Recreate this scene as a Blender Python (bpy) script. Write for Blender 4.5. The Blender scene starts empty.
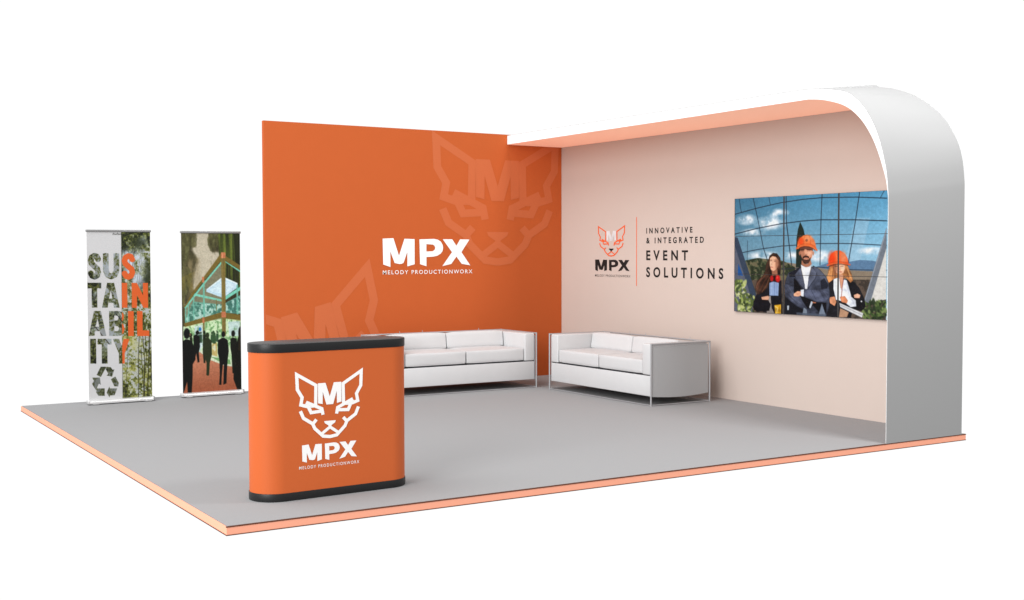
import bpy, bmesh, math, random
import numpy as np
from mathutils import Vector, Matrix, Euler

S = bpy.context.scene
COL = S.collection

# ------------------------------------------------------------------ dimensions (metres)
W, D = 6.0, 5.93              # carpeted platform, front edge on y = 0
OY, OX, OH = 5.589, 2.298, 2.78   # orange wall plane, its free end, its height
BX = 5.945                    # beige wall plane
ZB = 2.668                    # underside of the canopy


# ------------------------------------------------------------------ helpers
def lin(c):
    out = []
    for v in c[:3]:
        v = v / 255.0
        out.append(v / 12.92 if v <= 0.04045 else ((v + 0.055) / 1.055) ** 2.4)
    return tuple(out) + (1.0,)


def mat(name, color, rough=0.6, metal=0.0, spec=0.3, noise=0.0, nscale=40.0, bump=0.0, bscale=200.0, emit=0.0):
    m = bpy.data.materials.new(name)
    m.use_nodes = True
    nt = m.node_tree
    b = nt.nodes['Principled BSDF']
    b.inputs['Roughness'].default_value = rough
    b.inputs['Metallic'].default_value = metal
    b.inputs['Specular IOR Level'].default_value = spec
    b.inputs['Base Color'].default_value = color
    tc = nt.nodes.new('ShaderNodeTexCoord')
    if noise > 0:
        n = nt.nodes.new('ShaderNodeTexNoise')
        n.inputs['Scale'].default_value = nscale
        n.inputs['Detail'].default_value = 4
        nt.links.new(tc.outputs['Object'], n.inputs['Vector'])
        r = nt.nodes.new('ShaderNodeValToRGB')
        r.color_ramp.elements[0].position = 0.3
        r.color_ramp.elements[1].position = 0.7
        r.color_ramp.elements[0].color = tuple(c * (1 - noise) for c in color[:3]) + (1,)
        r.color_ramp.elements[1].color = tuple(min(1, c * (1 + noise)) for c in color[:3]) + (1,)
        nt.links.new(n.outputs['Fac'], r.inputs['Fac'])
        nt.links.new(r.outputs['Color'], b.inputs['Base Color'])
    if bump > 0:
        n2 = nt.nodes.new('ShaderNodeTexNoise')
        n2.inputs['Scale'].default_value = bscale
        n2.inputs['Detail'].default_value = 3
        nt.links.new(tc.outputs['Object'], n2.inputs['Vector'])
        bp = nt.nodes.new('ShaderNodeBump')
        bp.inputs['Strength'].default_value = bump
        bp.inputs['Distance'].default_value = 0.002
        nt.links.new(n2.outputs['Fac'], bp.inputs['Height'])
        nt.links.new(bp.outputs['Normal'], b.inputs['Normal'])
    if emit > 0:
        b.inputs['Emission Color'].default_value = color
        b.inputs['Emission Strength'].default_value = emit
    return m


def print_mat(name, emission=0.0, rough=0.5):
    """colours of a printed sheet / of a screen come from the mesh's colour attribute"""
    m = bpy.data.materials.new(name)
    m.use_nodes = True
    nt = m.node_tree
    b = nt.nodes['Principled BSDF']
    a = nt.nodes.new('ShaderNodeVertexColor')
    a.layer_name = 'ink'
    b.inputs['Roughness'].default_value = rough
    b.inputs['Specular IOR Level'].default_value = 0.2
    if emission > 0:
        b.inputs['Base Color'].default_value = (0.01, 0.01, 0.01, 1)
        b.inputs['Base Color'].default_value = (0.004, 0.004, 0.004, 1)
        b.inputs['Specular IOR Level'].default_value = 0.06
        nt.links.new(a.outputs['Color'], b.inputs['Emission Color'])
        b.inputs['Emission Strength'].default_value = emission
    else:
        nt.links.new(a.outputs['Color'], b.inputs['Base Color'])
    return m


def mesh_obj(name, me, material, parent=None, loc=(0, 0, 0)):
    o = bpy.data.objects.new(name, me)
    COL.objects.link(o)
    if material is not None:
        if not isinstance(material, (list, tuple)):
            material = [material]
        me.materials.clear()
        for x in material:
            me.materials.append(x)
    o.parent = parent
    o.location = loc
    return o


def obj(name, bm, material, parent=None, loc=(0, 0, 0), smooth=False):
    me = bpy.data.meshes.new(name)
    bm.normal_update()
    bm.to_mesh(me)
    bm.free()
    if smooth:
        me.polygons.foreach_set('use_smooth', [True] * len(me.polygons))
        try:
            me.set_sharp_from_angle(angle=math.radians(40))
        except Exception:
            pass
    return mesh_obj(name, me, material, parent, loc)


def tag(o, label=None, cat=None, group=None, kind=None):
    if label: o['label'] = label
    if cat: o['category'] = cat
    if group: o['group'] = group
    if kind or cat: o['kind'] = kind or 'thing'
    return o


def thing(name, label, cat, loc=(0, 0, 0), rz=0.0, group=None):
    o = bpy.data.objects.new(name, None)
    COL.objects.link(o)
    o.empty_display_size = 0.1
    o.location = loc
    o.rotation_euler = (0, 0, rz)
    return tag(o, label, cat, group)


def add_box(bm, x0, x1, y0, y1, z0, z1, bevel=0.0, seg=3):
    vs = [bm.verts.new(p) for p in ((x0, y0, z0), (x1, y0, z0), (x1, y1, z0), (x0, y1, z0),
                                    (x0, y0, z1), (x1, y0, z1), (x1, y1, z1), (x0, y1, z1))]
    fs = [bm.faces.new([vs[i] for i in f]) for f in ((3, 2, 1, 0), (4, 5, 6, 7), (0, 1, 5, 4), (1, 2, 6, 5), (2, 3, 7, 6), (3, 0, 4, 7))]
    if bevel > 0:
        es = list({e for f in fs for e in f.edges})
        bmesh.ops.bevel(bm, geom=es, offset=bevel, segments=seg, profile=0.5, affect='EDGES')
    return bm


def box(x0, x1, y0, y1, z0, z1, bevel=0.0, seg=3):
    return add_box(bmesh.new(), x0, x1, y0, y1, z0, z1, bevel, seg)


def add_tube(bm, a, b, r, n=10):
    a, b = Vector(a), Vector(b)
    d = (b - a).normalized()
    t = Vector((0, 0, 1)) if abs(d.z) < 0.9 else Vector((1, 0, 0))
    u = d.cross(t).normalized()
    v = d.cross(u)
    ra, rb = [], []
    for i in range(n):
        q = 2 * math.pi * i / n
        o = (u * math.cos(q) + v * math.sin(q)) * r
        ra.append(bm.verts.new(a + o))
        rb.append(bm.verts.new(b + o))
    for i in range(n):
        j = (i + 1) % n
        bm.faces.new((ra[i], ra[j], rb[j], rb[i]))
    bm.faces.new(list(reversed(ra)))
    bm.faces.new(rb)
    bmesh.ops.recalc_face_normals(bm, faces=bm.faces)
    return bm


def prism(outline, z0, z1):
    """outline in xy (ccw), walls and caps"""
    bm = bmesh.new()
    lo = [bm.verts.new((x, y, z0)) for x, y in outline]
    hi = [bm.verts.new((x, y, z1)) for x, y in outline]
    n = len(outline)
    for i in range(n):
        j = (i + 1) % n
        bm.faces.new((lo[i], lo[j], hi[j], hi[i]))
    bm.faces.new(list(reversed(lo)))
    bm.faces.new(hi)
    bmesh.ops.recalc_face_normals(bm, faces=bm.faces)
    return bm


# ------------------------------------------------------------------ flat graphics: filled outlines in (u, v), v up
def fill_mesh(loops):
    """filled polygons with holes -> list of triangles in 2D"""
    cu = bpy.data.curves.new('tmp_outline', 'CURVE')
    cu.dimensions = '2D'
    cu.fill_mode = 'BOTH'
    for lp in loops:
        sp = cu.splines.new('POLY')
        sp.points.add(len(lp) - 1)
        for p, q in zip(sp.points, lp):
            p.co = (q[0], q[1], 0, 1)
        sp.use_cyclic_u = True
    o = bpy.data.objects.new('tmp_outline', cu)
    COL.objects.link(o)
    dg = bpy.context.evaluated_depsgraph_get()
    dg.update()
    me = bpy.data.meshes.new_from_object(o.evaluated_get(dg))
    out = ([(v.co.x, v.co.y) for v in me.vertices], [tuple(p.vertices) for p in me.polygons])
    bpy.data.objects.remove(o)
    bpy.data.curves.remove(cu)
    bpy.data.meshes.remove(me)
    return out


def text_mesh(body, spacing=1.0, offset=0.0):
    cu = bpy.data.curves.new('tmp_text', 'FONT')
    cu.body = body
    cu.size = 1.0
    cu.space_character = spacing
    cu.offset = offset
    cu.resolution_u = 6
    o = bpy.data.objects.new('tmp_text', cu)
    COL.objects.link(o)
    dg = bpy.context.evaluated_depsgraph_get()
    dg.update()
    me = bpy.data.meshes.new_from_object(o.evaluated_get(dg))
    out = ([(v.co.x, v.co.y) for v in me.vertices], [tuple(p.vertices) for p in me.polygons])
    bpy.data.objects.remove(o)
    bpy.data.curves.remove(cu)
    bpy.data.meshes.remove(me)
    return out


def fit(mesh2, u0, u1, v0, v1):
    vs, fs = mesh2
    xs = [p[0] for p in vs]; ys = [p[1] for p in vs]
    x0, x1, y0, y1 = min(xs), max(xs), min(ys), max(ys)
    return ([(u0 + (x - x0) / (x1 - x0) * (u1 - u0), v0 + (y - y0) / (y1 - y0) * (v1 - v0)) for x, y in vs], fs)


def stroke(points, w, closed=False):
    """a polyline with mitred corners as one strip of quads"""
    P = [Vector(p) for p in points]
    n = len(P)
    L, R = [], []
    for i in range(n):
        a = P[i - 1] if (i > 0 or closed) else None
        b = P[(i + 1) % n] if (i < n - 1 or closed) else None
        d1 = (P[i] - a).normalized() if a is not None else (b - P[i]).normalized()
        d2 = (b - P[i]).normalized() if b is not None else d1
        n1 = Vector((-d1.y, d1.x)); n2 = Vector((-d2.y, d2.x))
        m = n1 + n2
        m = m.normalized() if m.length > 1e-6 else n1
        k = 1.0 / max(0.38, m.dot(n1))
        L.append(P[i] + m * (w / 2 * k)); R.append(P[i] - m * (w / 2 * k))
    vs = [tuple(p) for p in L] + [tuple(p) for p in R]
    fs = [(i, (i + 1) % n, n + (i + 1) % n, n + i) for i in range(n if closed else n - 1)]
    return vs, fs


# the emblem: a stern cat's head with a letter on its brow, about 344 wide and 350 tall, v up
SEP = 0.00012


def emblem(sw, parts=('lines', 'nose', 'initial')):
    ms = []
    half = [
        [(-74, -4), (-121, -4), (-151, 6), (-144, 44), (-168, 86), (-171, 164), (-72, 102), (-74, -4)],   # ear
        [(-122, 14), (-98, -38), (-40, -34)],                                                              # eye
        [(-124, 18), (-42, -22), (-36, -54)],
        [(-154, -26), (-138, -64), (-90, -97), (-71, -76)],                                                # cheek
        [(-91, -96), (-80, -122), (-36, -166), (1, -172)],                                                 # jaw
    ]
    if 'lines' in parts:
        for pl in half:
            ms.append(stroke(pl, sw))
            ms.append(stroke([(-x, y) for x, y in pl], sw))
        ms.append(stroke([(1, -120), (-42, -152)], sw * .9))
        ms.append(stroke([(-1, -120), (42, -152)], sw * .9))
    if 'nose' in parts:
        ms.append(fill_mesh([[(-31, -88), (31, -88), (27, -99), (8, -112), (8, -126), (-8, -126), (-8, -112), (-27, -99)]]))
    if 'initial' in parts:
        ms.append(fill_mesh([[(-62, 112), (-22, 112), (0, 40), (22, 112), (62, 112), (62, 8), (38, 2), (37, 66), (18, -2), (-18, -2), (-37, 66), (-38, 2), (-62, 8)]]))
    return ms


def wordmark():
    M = [(78, 85), (180, 80), (232, 245), (285, 85), (383, 88), (383, 325), (312, 345), (312, 210), (275, 312), (255, 321), (235, 322), (190, 312), (150, 205), (150, 350), (82, 325)]
    P = [(430, 90), (570, 85), (610, 92), (640, 110), (658, 140), (664, 170), (658, 200), (640, 225), (605, 246), (560, 255), (498, 258), (498, 345), (435, 325)]
    Ph = [(498, 135), (560, 139), (578, 150), (585, 170), (578, 190), (560, 203), (498, 205)]
    X = [(660, 88), (755, 88), (797, 150), (835, 88), (930, 90), (848, 212), (938, 340), (850, 325), (797, 255), (745, 325), (655, 345), (752, 212)]
    f = lambda L: [(x, -y) for x, y in L]
    return [fill_mesh([f(M)]), fill_mesh([f(P), f(Ph)]), fill_mesh([f(X)])]


def merge2(ms):
    vs, fs = [], []
    for v, f in ms:
        k = len(vs)
        vs += v
        fs += [tuple(i + k for i in q) for q in f]
    return vs, fs


def xf(ms, fn):
    return [([fn(p) for p in v], f) for v, f in ms]


def decal(name, ms, place, material, parent, clip=None, lift=0.0012):
    """flat printed graphics: each stroke lies SEP above the last so that no two faces share a plane.
    place(u, v, h) -> local xyz"""
    bm = bmesh.new()
    for k, (vs, fs) in enumerate(ms):
        vv = [bm.verts.new(place(x, y, lift + SEP * k)) for x, y in vs]
        for f in fs:
            try:
                bm.faces.new([vv[i] for i in f])
            except ValueError:
                pass
    for co, no in clip or ():
        g = list(bm.verts) + list(bm.edges) + list(bm.faces)
        bmesh.ops.bisect_plane(bm, geom=g, plane_co=co, plane_no=no, clear_outer=True)
    return obj(name, bm, material, parent)


# ------------------------------------------------------------------ painting printed sheets (sRGB arrays)
class Paint:
    def __init__(s, w, h, H=None, base=(255, 255, 255)):
        s.w, s.h = w, h
        s.a = np.ones((h, w, 3)) * np.array(base, float)
        s.H = H
        s.U, s.V = np.meshgrid((np.arange(w) + .5) / w, (np.arange(h) + .5) / h)

    def q(s, pts):
        p = np.array(pts, float)
        if s.H is not None:
            x = np.c_[p, np.ones(len(p))] @ s.H.T
            p = x[:, :2] / x[:, 2:]
        return p * [s.w, s.h]

    def mask_poly(s, pts, ss=3):
        p = s.q(pts)
        x0, y0 = np.floor(p.min(0)).astype(int) - 1
        x1, y1 = np.ceil(p.max(0)).astype(int) + 1
        x0, y0, x1, y1 = max(0, x0), max(0, y0), min(s.w, x1), min(s.h, y1)
        m = np.zeros((s.h, s.w))
        if x1 <= x0 or y1 <= y0:
            return m
        gx = x0 + (np.arange((x1 - x0) * ss) + .5) / ss
        gy = y0 + (np.arange((y1 - y0) * ss) + .5) / ss
        X, Y = np.meshgrid(gx, gy)
        ins = np.zeros(X.shape, bool)
        n = len(p)
        for i in range(n):
            ax, ay = p[i]; bx, by = p[(i + 1) % n]
            if ay == by: continue
            c = ((ay > Y) != (by > Y)) & (X < (bx - ax) * (Y - ay) / (by - ay) + ax)
            ins ^= c
        m[y0:y1, x0:x1] = ins.reshape(y1 - y0, ss, x1 - x0, ss).mean((1, 3))
        return m

    def mask_line(s, pts, w, soft=.5):
        """w in raster pixels"""
        p = s.q(pts)
        X, Y = np.meshgrid(np.arange(s.w) + .5, np.arange(s.h) + .5)
        d = np.full(X.shape, 1e9)
        for (ax, ay), (bx, by) in zip(p[:-1], p[1:]):
            vx, vy = bx - ax, by - ay
            t = np.clip(((X - ax) * vx + (Y - ay) * vy) / (vx * vx + vy * vy + 1e-9), 0, 1)
            d = np.minimum(d, np.hypot(X - ax - t * vx, Y - ay - t * vy))
        return np.clip((w / 2 - d) / (2 * soft) + .5, 0, 1)

    def mask_blob(s, c, rx, ry, soft=.15, rot=0):
        p = s.q([c, (c[0] + rx, c[1]), (c[0], c[1] + ry)])
        ax = np.hypot(*(p[1] - p[0])); ay = np.hypot(*(p[2] - p[0]))
        X, Y = np.meshgrid(np.arange(s.w) + .5 - p[0, 0], np.arange(s.h) + .5 - p[0, 1])
        cr, sr = math.cos(rot), math.sin(rot)
        X, Y = X * cr + Y * sr, -X * sr + Y * cr
        r = np.hypot(X / ax, Y / ay)
        return np.clip((1 - r) / soft + .5, 0, 1)

    def put(s, m, col, a=1.0):
        m = (m * a)[..., None]
        col = np.asarray(col, float)
        s.a = s.a * (1 - m) + col * m

    def poly(s, pts, col, a=1.0): s.put(s.mask_poly(pts), col, a)
    def body(s, pts, col, edge=.42, n=7, folds=.35, seed=1):
        """a filled figure with soft modelling and cloth folds, as a photograph of it shows"""
        m = s.mask_poly(pts)
        b = blur(np.repeat(m[..., None], 1, 2), n)[..., 0]
        f = fbm(s.w, s.h, s.w / 22, s.h / 14, 300 + seed, 3)
        k = (1 - edge) + edge * np.clip((b - .35) / .6, 0, 1) + folds * (f - .5)
        k = k * (1 + .16 * (s.U - np.average(s.U, weights=m + 1e-9)) / .08 * -.35)
        s.a = s.a * (1 - m[..., None]) + np.clip(np.array(col, float) * k[..., None] * 1.12, 0, 255) * m[..., None]

    def line(s, pts, w, col, a=1.0, soft=.6): s.put(s.mask_line(pts, w, soft), col, a)
    def blob(s, c, rx, ry, col, a=1.0, soft=.15, rot=0): s.put(s.mask_blob(c, rx, ry, soft, rot), col, a)


def vnoise(w, h, cx, cy, seed):
    """smooth value noise, about cx by cy cells over the sheet"""
    r = np.random.RandomState(seed)
    g = r.rand(int(cy) + 3, int(cx) + 3)
    x = np.linspace(0, cx, w); y = np.linspace(0, cy, h)
    xi = x.astype(int); yi = y.astype(int)
    fx = x - xi; fy = y - yi
    fx = fx * fx * (3 - 2 * fx); fy = fy * fy * (3 - 2 * fy)
    a = g[np.ix_(yi, xi)] * (1 - fx) + g[np.ix_(yi, xi + 1)] * fx
    b = g[np.ix_(yi + 1, xi)] * (1 - fx) + g[np.ix_(yi + 1, xi + 1)] * fx
    return a * (1 - fy[:, None]) + b * fy[:, None]


def fbm(w, h, cx, cy, seed, octs=4):
    t = np.zeros((h, w)); k = 1.0; tot = 0
    for o in range(octs):
        t += k * vnoise(w, h, cx * 2 ** o, cy * 2 ** o, seed + o); tot += k; k *= .6
    return t / tot


def blur(a, n):
    for _ in range(n):
        p = np.pad(a, ((1, 1), (1, 1), (0, 0)), mode='edge')
        a = (p[1:-1, 1:-1] * 2 + p[:-2, 1:-1] + p[2:, 1:-1] + p[1:-1, :-2] + p[1:-1, 2:]) / 6
    return a


def homography(src, dst):
    A = []
    for (x, y), (u, v) in zip(src, dst):
        A.append([x, y, 1, 0, 0, 0, -u * x, -u * y, -u])
        A.append([0, 0, 0, x, y, 1, -v * x, -v * y, -v])
    return np.linalg.svd(np.array(A, float))[2][-1].reshape(3, 3)


def grid_mesh(name, img, place, gain=1.0):
    """one vertex per painted cell corner; img rows run top to bottom; place(s, t): s right, t down, both 0..1"""
    h, w, _ = img.shape
    st = [(i / (w - 1), j / (h - 1)) for j in range(h) for i in range(w)]
    vs = [place(a, b) for a, b in st]
    fs = []
    for j in range(h - 1):
        for i in range(w - 1):
            k = j * w + i
            fs.append((k, k + w, k + w + 1, k + 1))
    me = bpy.data.meshes.new(name)
    me.from_pydata(vs, [], fs)
    c = np.clip(img.reshape(-1, 3) / 255.0, 0, 1)
    c = np.where(c <= 0.04045, c / 12.92, ((c + 0.055) / 1.055) ** 2.4)
    c = c * gain
    att = me.color_attributes.new('ink', 'FLOAT_COLOR', 'POINT')
    att.data.foreach_set('color', np.c_[c, np.ones(len(c))].astype(np.float32).ravel())
    me.update()
    return me


# ------------------------------------------------------------------ materials
ORANGE = (0.490, 0.104, 0.028, 1)
M_CARPET = mat('grey_carpet', (0.28, 0.28, 0.284, 1), 0.95, spec=0.05, noise=0.03, nscale=900, bump=0.15, bscale=700)
M_TRIM = mat('peach_edge', (0.92, 0.40, 0.265, 1), 0.6, spec=0.1, noise=0.01, nscale=30)
M_LINE = mat('brown_line', lin((96, 58, 44)), 0.7, spec=0.1)
M_ORANGE = mat('orange_print', ORANGE, 0.75, spec=0.08, noise=0.008, nscale=6)
M_TINT = mat('orange_tint_print', (0.528, 0.133, 0.050, 1), 0.75, spec=0.08)
M_WHITEINK = mat('white_ink', (0.88, 0.87, 0.86, 1), 0.7, spec=0.1)
M_BEIGE = mat('beige_panel', (0.535, 0.448, 0.400, 1), 0.8, spec=0.08, noise=0.006, nscale=5)
M_BLACKINK = mat('black_ink', (0.012, 0.012, 0.012, 1), 0.6, spec=0.2)
M_ORANGEINK = mat('orange_ink', lin((222, 96, 52)), 0.6, spec=0.1)
M_GREYINK = mat('silver_ink', (0.62, 0.62, 0.63, 1), 0.5, spec=0.2, noise=0.25, nscale=9)
M_WHITE = mat('white_laminate', (0.86, 0.86, 0.86, 1), 0.5, spec=0.2, noise=0.006, nscale=4)
M_SOFFIT = mat('peach_soffit', (0.95, 0.50, 0.35, 1), 0.6, spec=0.1, emit=0.42)  # faint glow added to brighten the peach underside; no lamp there
M_SHADED_SKIN = mat('shaded_white_laminate', (0.315, 0.315, 0.315, 1), 0.55, spec=0.15)  # shade of the white end panel, put into a grey base colour
M_LEATHER = mat('white_leather', (0.545, 0.545, 0.55, 1), 0.45, spec=0.25, noise=0.012, nscale=10, bump=0.05, bscale=160)
M_SIDE = mat('shaded_side_panel', (0.36, 0.365, 0.37, 1), 0.5, spec=0.2)  # grey panel, its colour darkened further for the shaded face
M_CHROME = mat('satin_silver', (0.36, 0.36, 0.37, 1), 0.4, metal=0.25, spec=0.4)
M_SEAM = mat('dark_seam', (0.05, 0.05, 0.055, 1), 0.7, spec=0.1)
M_BAND = mat('black_band', (0.013, 0.0135, 0.014, 1), 0.42, spec=0.3, noise=0.35, nscale=420, bump=0.1, bscale=500)
M_SHELL = mat('counter_orange', (0.545, 0.115, 0.030, 1), 0.5, spec=0.15)
M_ALU = mat('brushed_aluminium', (0.72, 0.72, 0.72, 1), 0.35, metal=0.6, spec=0.4, noise=0.03, nscale=60)
M_ALU_DARK = mat('dark_aluminium', (0.28, 0.28, 0.28, 1), 0.4, metal=0.6, spec=0.4)
M_BEZEL = mat('black_bezel', (0.035, 0.034, 0.034, 1), 0.4, spec=0.4)
M_PRINT = print_mat('banner_print')
M_SCREEN = print_mat('screen_picture', 0.95)
M_BACK = mat('grey_back', (0.55, 0.55, 0.55, 1), 0.7)

# ------------------------------------------------------------------ platform
floor = tag(obj('floor', box(0.008, W - 0.008, 0.008, D - 0.008, -0.03, 0.0), M_CARPET), kind='structure')
b = bmesh.new()
th = 0.0085
for z0, z1, m_, nm in ((-0.047, -0.004, M_TRIM, 'edge_trim'),):
    bm = bmesh.new()
    add_box(bm, 0, W, 0, 0.006, z0, z1)
    add_box(bm, 0, W, D - 0.006, D, z0, z1)
    add_box(bm, 0, 0.006, 0.0062, D - 0.0062, z0, z1)
    add_box(bm, W - 0.006, W, 0.0062, D - 0.0062, z0, z1)
    obj(nm, bm, m_, floor)
for z0, z1, pr in ((-0.0065, -0.001, 0.0025), (-0.0510, -0.046, 0.0025)):
    bm = bmesh.new()
    add_box(bm, -pr, W + pr, -pr, 0.007, z0, z1)
    if z0 < -0.03:
        add_box(bm, -pr, 0.007, 0.0072, D, z0, z1)
    add_box(bm, W - 0.007, W + pr, 0.0072, D, z0, z1)
    obj('edge_line', bm, M_LINE, floor)
bm = box(0.02, W - 0.02, 0.02, D - 0.02, -0.047, -0.032)
obj('underside', bm, M_BACK, floor)

# ------------------------------------------------------------------ orange wall
wall = thing('orange_wall', 'tall orange back wall with white lettering and pale cat emblems behind the sofas', 'wall', (OX, OY, 0))
WL = BX - OX
obj('panel', box(0, WL + 0.028, 0, 0.05, 0, OH), M_ORANGE, wall)


def on_orange(u, v, h):      # u, v are wall metres from the wall's free end and the carpet
    return (u, -h, v)


wm = wordmark()
wm = xf(wm, lambda p: (1.322 + (p[0] - 78) / 860 * 1.085, 1.595 + (p[1] + 80) / 270 * 0.312))
decal('wordmark', wm, on_orange, M_WHITEINK, wall, lift=0.004)
t = fit(text_mesh('MELODY PRODUCTIONWORX', 1.32, 0.004), 1.322, 2.432, 1.205, 1.248)
decal('lettering', [t], on_orange, M_WHITEINK, wall, lift=0.004)
clipw = [((0.003, 0, 0), (-1, 0, 0)), ((WL - 0.003, 0, 0), (1, 0, 0)), ((0, 0, OH - 0.004), (0, 0, 1)), ((0, 0, 0.01), (0, 0, -1))]
em = emblem(21.0)
# large emblem, upper right
big = xf(em, lambda p: (2.77 + p[0] * 0.00462, 2.03 + p[1] * 0.00408))
decal('emblem_print', big, on_orange, M_TINT, wall, clip=clipw)
# second emblem, tilted, running off the lower left
ca, sa = math.cos(math.radians(14.6)), math.sin(math.radians(14.6))
k2 = 0.0046
low = xf(em, lambda p: (0.568 + (p[0] * ca - p[1] * sa) * k2, 0.351 + (p[0] * sa + p[1] * ca) * k2))
decal('emblem_print', low, on_orange, M_TINT, wall, clip=clipw)

# ------------------------------------------------------------------ beige wall
bw = thing('beige_wall', 'beige side wall with slogan lettering and video screens under the white canopy', 'wall', (BX, 0, 0))
prof = [(0.05, 0.0), (0.05, 1.9), (0.10, 2.2), (0.22, 2.44), (0.36, 2.57), (0.55, 2.645), (0.8, ZB + 0.02), (OY - 0.003, ZB + 0.02), (OY - 0.003, 0.0)]
bm = bmesh.new()
a = [bm.verts.new((0, y, z)) for y, z in prof]
c = [bm.verts.new((0.03, y, z)) for y, z in prof]
bm.faces.new(a); bm.faces.new(list(reversed(c)))
for i in range(len(prof)):
    j = (i + 1) % len(prof)
    bm.faces.new((a[i], c[i], c[j], a[j]))
bmesh.ops.recalc_face_normals(bm, faces=bm.faces)
obj('panel', bm, M_BEIGE, bw)


def on_beige(u, v, h):       # u = metres from the back corner towards the viewer
    return (-h, OY - u, v)


e1 = emblem(13.0, ('lines',))
pl = lambda p: (OY - 4.608 + p[0] * 0.00142, 1.565 + p[1] * 0.00098)
decal('emblem', xf(e1, pl), on_beige, M_ORANGEINK, bw)
decal('emblem_initial', xf(emblem(12, ('initial',)), pl), on_beige, M_GREYINK, bw)
decal('emblem_nose', xf(emblem(12, ('nose',)), pl), on_beige, M_BLACKINK, bw, lift=0.0025)
decal('wordmark', xf(wordmark(), lambda p: (OY - 4.912 + (p[0] - 78) / 860 * 0.637, 1.358 + (p[1] + 80) / 270 * 0.132)), on_beige, M_BLACKINK, bw)
decal('lettering', [fit(text_mesh('MELODY PRODUCTIONWORX', 1.2, 0.004), OY - 4.912, OY - 4.26, 1.164, 1.190)], on_beige, M_BLACKINK, bw)
decal('divider', [stroke([(OY - 4.153, 1.075), (OY - 4.153, 1.815)], 0.011)], on_beige, M_ORANGEINK, bw)
sl = []
U0 = OY - 3.986
for body, u1, v0, v1, off in (('INNOVATIVE', 3.238, 1.635, 1.695, 0.030), ('& INTEGRATED', 3.065, 1.530, 1.593, 0.030),
                              ('EVENT', 3.306, 1.352, 1.457, 0.030), ('SOLUTIONS', 2.775, 1.172, 1.281, 0.030)):
    sl.append(fit(text_mesh(body, 1.72, off), U0, OY - u1, v0, v1))
for line_ in sl:
    decal('lettering', [line_], on_beige, M_BLACKINK, bw)

# ------------------------------------------------------------------ canopy: white arch with a peach soffit
arch = thing('canopy_arch', 'curved white canopy arch with peach underside, its end panel standing at the front edge', 'canopy', (5.5, 0, 0))


def xl(y):                   # the free edge runs very slightly out of true
    return 5.078 + (5.197 - 5.078) * y / OY


def smooth_curve(pts, n=6):  # Catmull-Rom
    out = []
    P = [pts[0]] + pts + [pts[-1]]
    for i in range(1, len(P) - 2):
        for s in range(n):
            t = s / n
            a_, b_, c_, d_ = (np.array(P[i + q]) for q in (-1, 0, 1, 2))
            out.append(tuple(0.5 * (2 * b_ + (c_ - a_) * t + (2 * a_ - 5 * b_ + 4 * c_ - d_) * t * t + (3 * b_ - a_ - 3 * c_ + d_) * t ** 3)))
    out.append(pts[-1])
    return out


outerL = [(OY - 0.004, 2.766), (3.2, 2.755), (1.15, 2.742), (0.78, 2.733), (0.56, 2.704), (0.40, 2.657), (0.253, 2.541), (0.13, 2.36), (0.05, 2.15), (0.008, 1.93), (0.0, 1.6), (0.0, 0.0)]
outerR = [(OY - 0.004, 2.768), (3.2, 2.805), (1.15, 2.846), (0.85, 2.816), (0.63, 2.762), (0.436, 2.676), (0.235, 2.53), (0.12, 2.385), (0.045, 2.235), (0.006, 2.03), (0.0, 1.7), (0.0, 0.0)]
inner = [(OY - 0.004, ZB), (3.2, 2.664), (1.1, 2.660), (0.80, 2.655), (0.60, 2.620), (0.42, 2.556), (0.272, 2.442), (0.153, 2.281), (0.062, 2.08), (0.012, 1.90), (0.003, 1.6), (0.003, 0.0)]
oL, oR, iN = smooth_curve(outerL), smooth_curve(outerR), smooth_curve(inner)
xr = BX
bm = bmesh.new()
NX = 6
rows_o, rows_i = [], []
for (a_, b_, c_) in zip(oL, oR, iN):
    ro, ri = [], []
    for s in range(NX + 1):
        f = s / NX
        xo = xl(a_[0]) * (1 - f) + xr * f
        ro.append(bm.verts.new((xo - 5.5, a_[0] * (1 - f) + b_[0] * f, a_[1] * (1 - f) + b_[1] * f)))
        ri.append(bm.verts.new((xl(c_[0]) * (1 - f) + xr * f - 5.5, c_[0], c_[1])))
    rows_o.append(ro); rows_i.append(ri)
for k_ in range(len(rows_o) - 1):
    for s in range(NX):
        bm.faces.new((rows_o[k_][s], rows_o[k_][s + 1], rows_o[k_ + 1][s + 1], rows_o[k_ + 1][s]))
        bm.faces.new((rows_i[k_][s], rows_i[k_ + 1][s], rows_i[k_ + 1][s + 1], rows_i[k_][s + 1]))
    for s, sign in ((0, 1), (NX, -1)):
        q = (rows_o[k_][s], rows_o[k_ + 1][s], rows_i[k_ + 1][s], rows_i[k_][s])
        bm.faces.new(q if sign > 0 else tuple(reversed(q)))
for k_ in (0, len(rows_o) - 1):
    for s in range(NX):
        bm.faces.new((rows_o[k_][s], rows_o[k_][s + 1], rows_i[k_][s + 1], rows_i[k_][s]))
bmesh.ops.recalc_face_normals(bm, faces=bm.faces)
obj('shell', bm, M_WHITE, arch, smooth=True)
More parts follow.
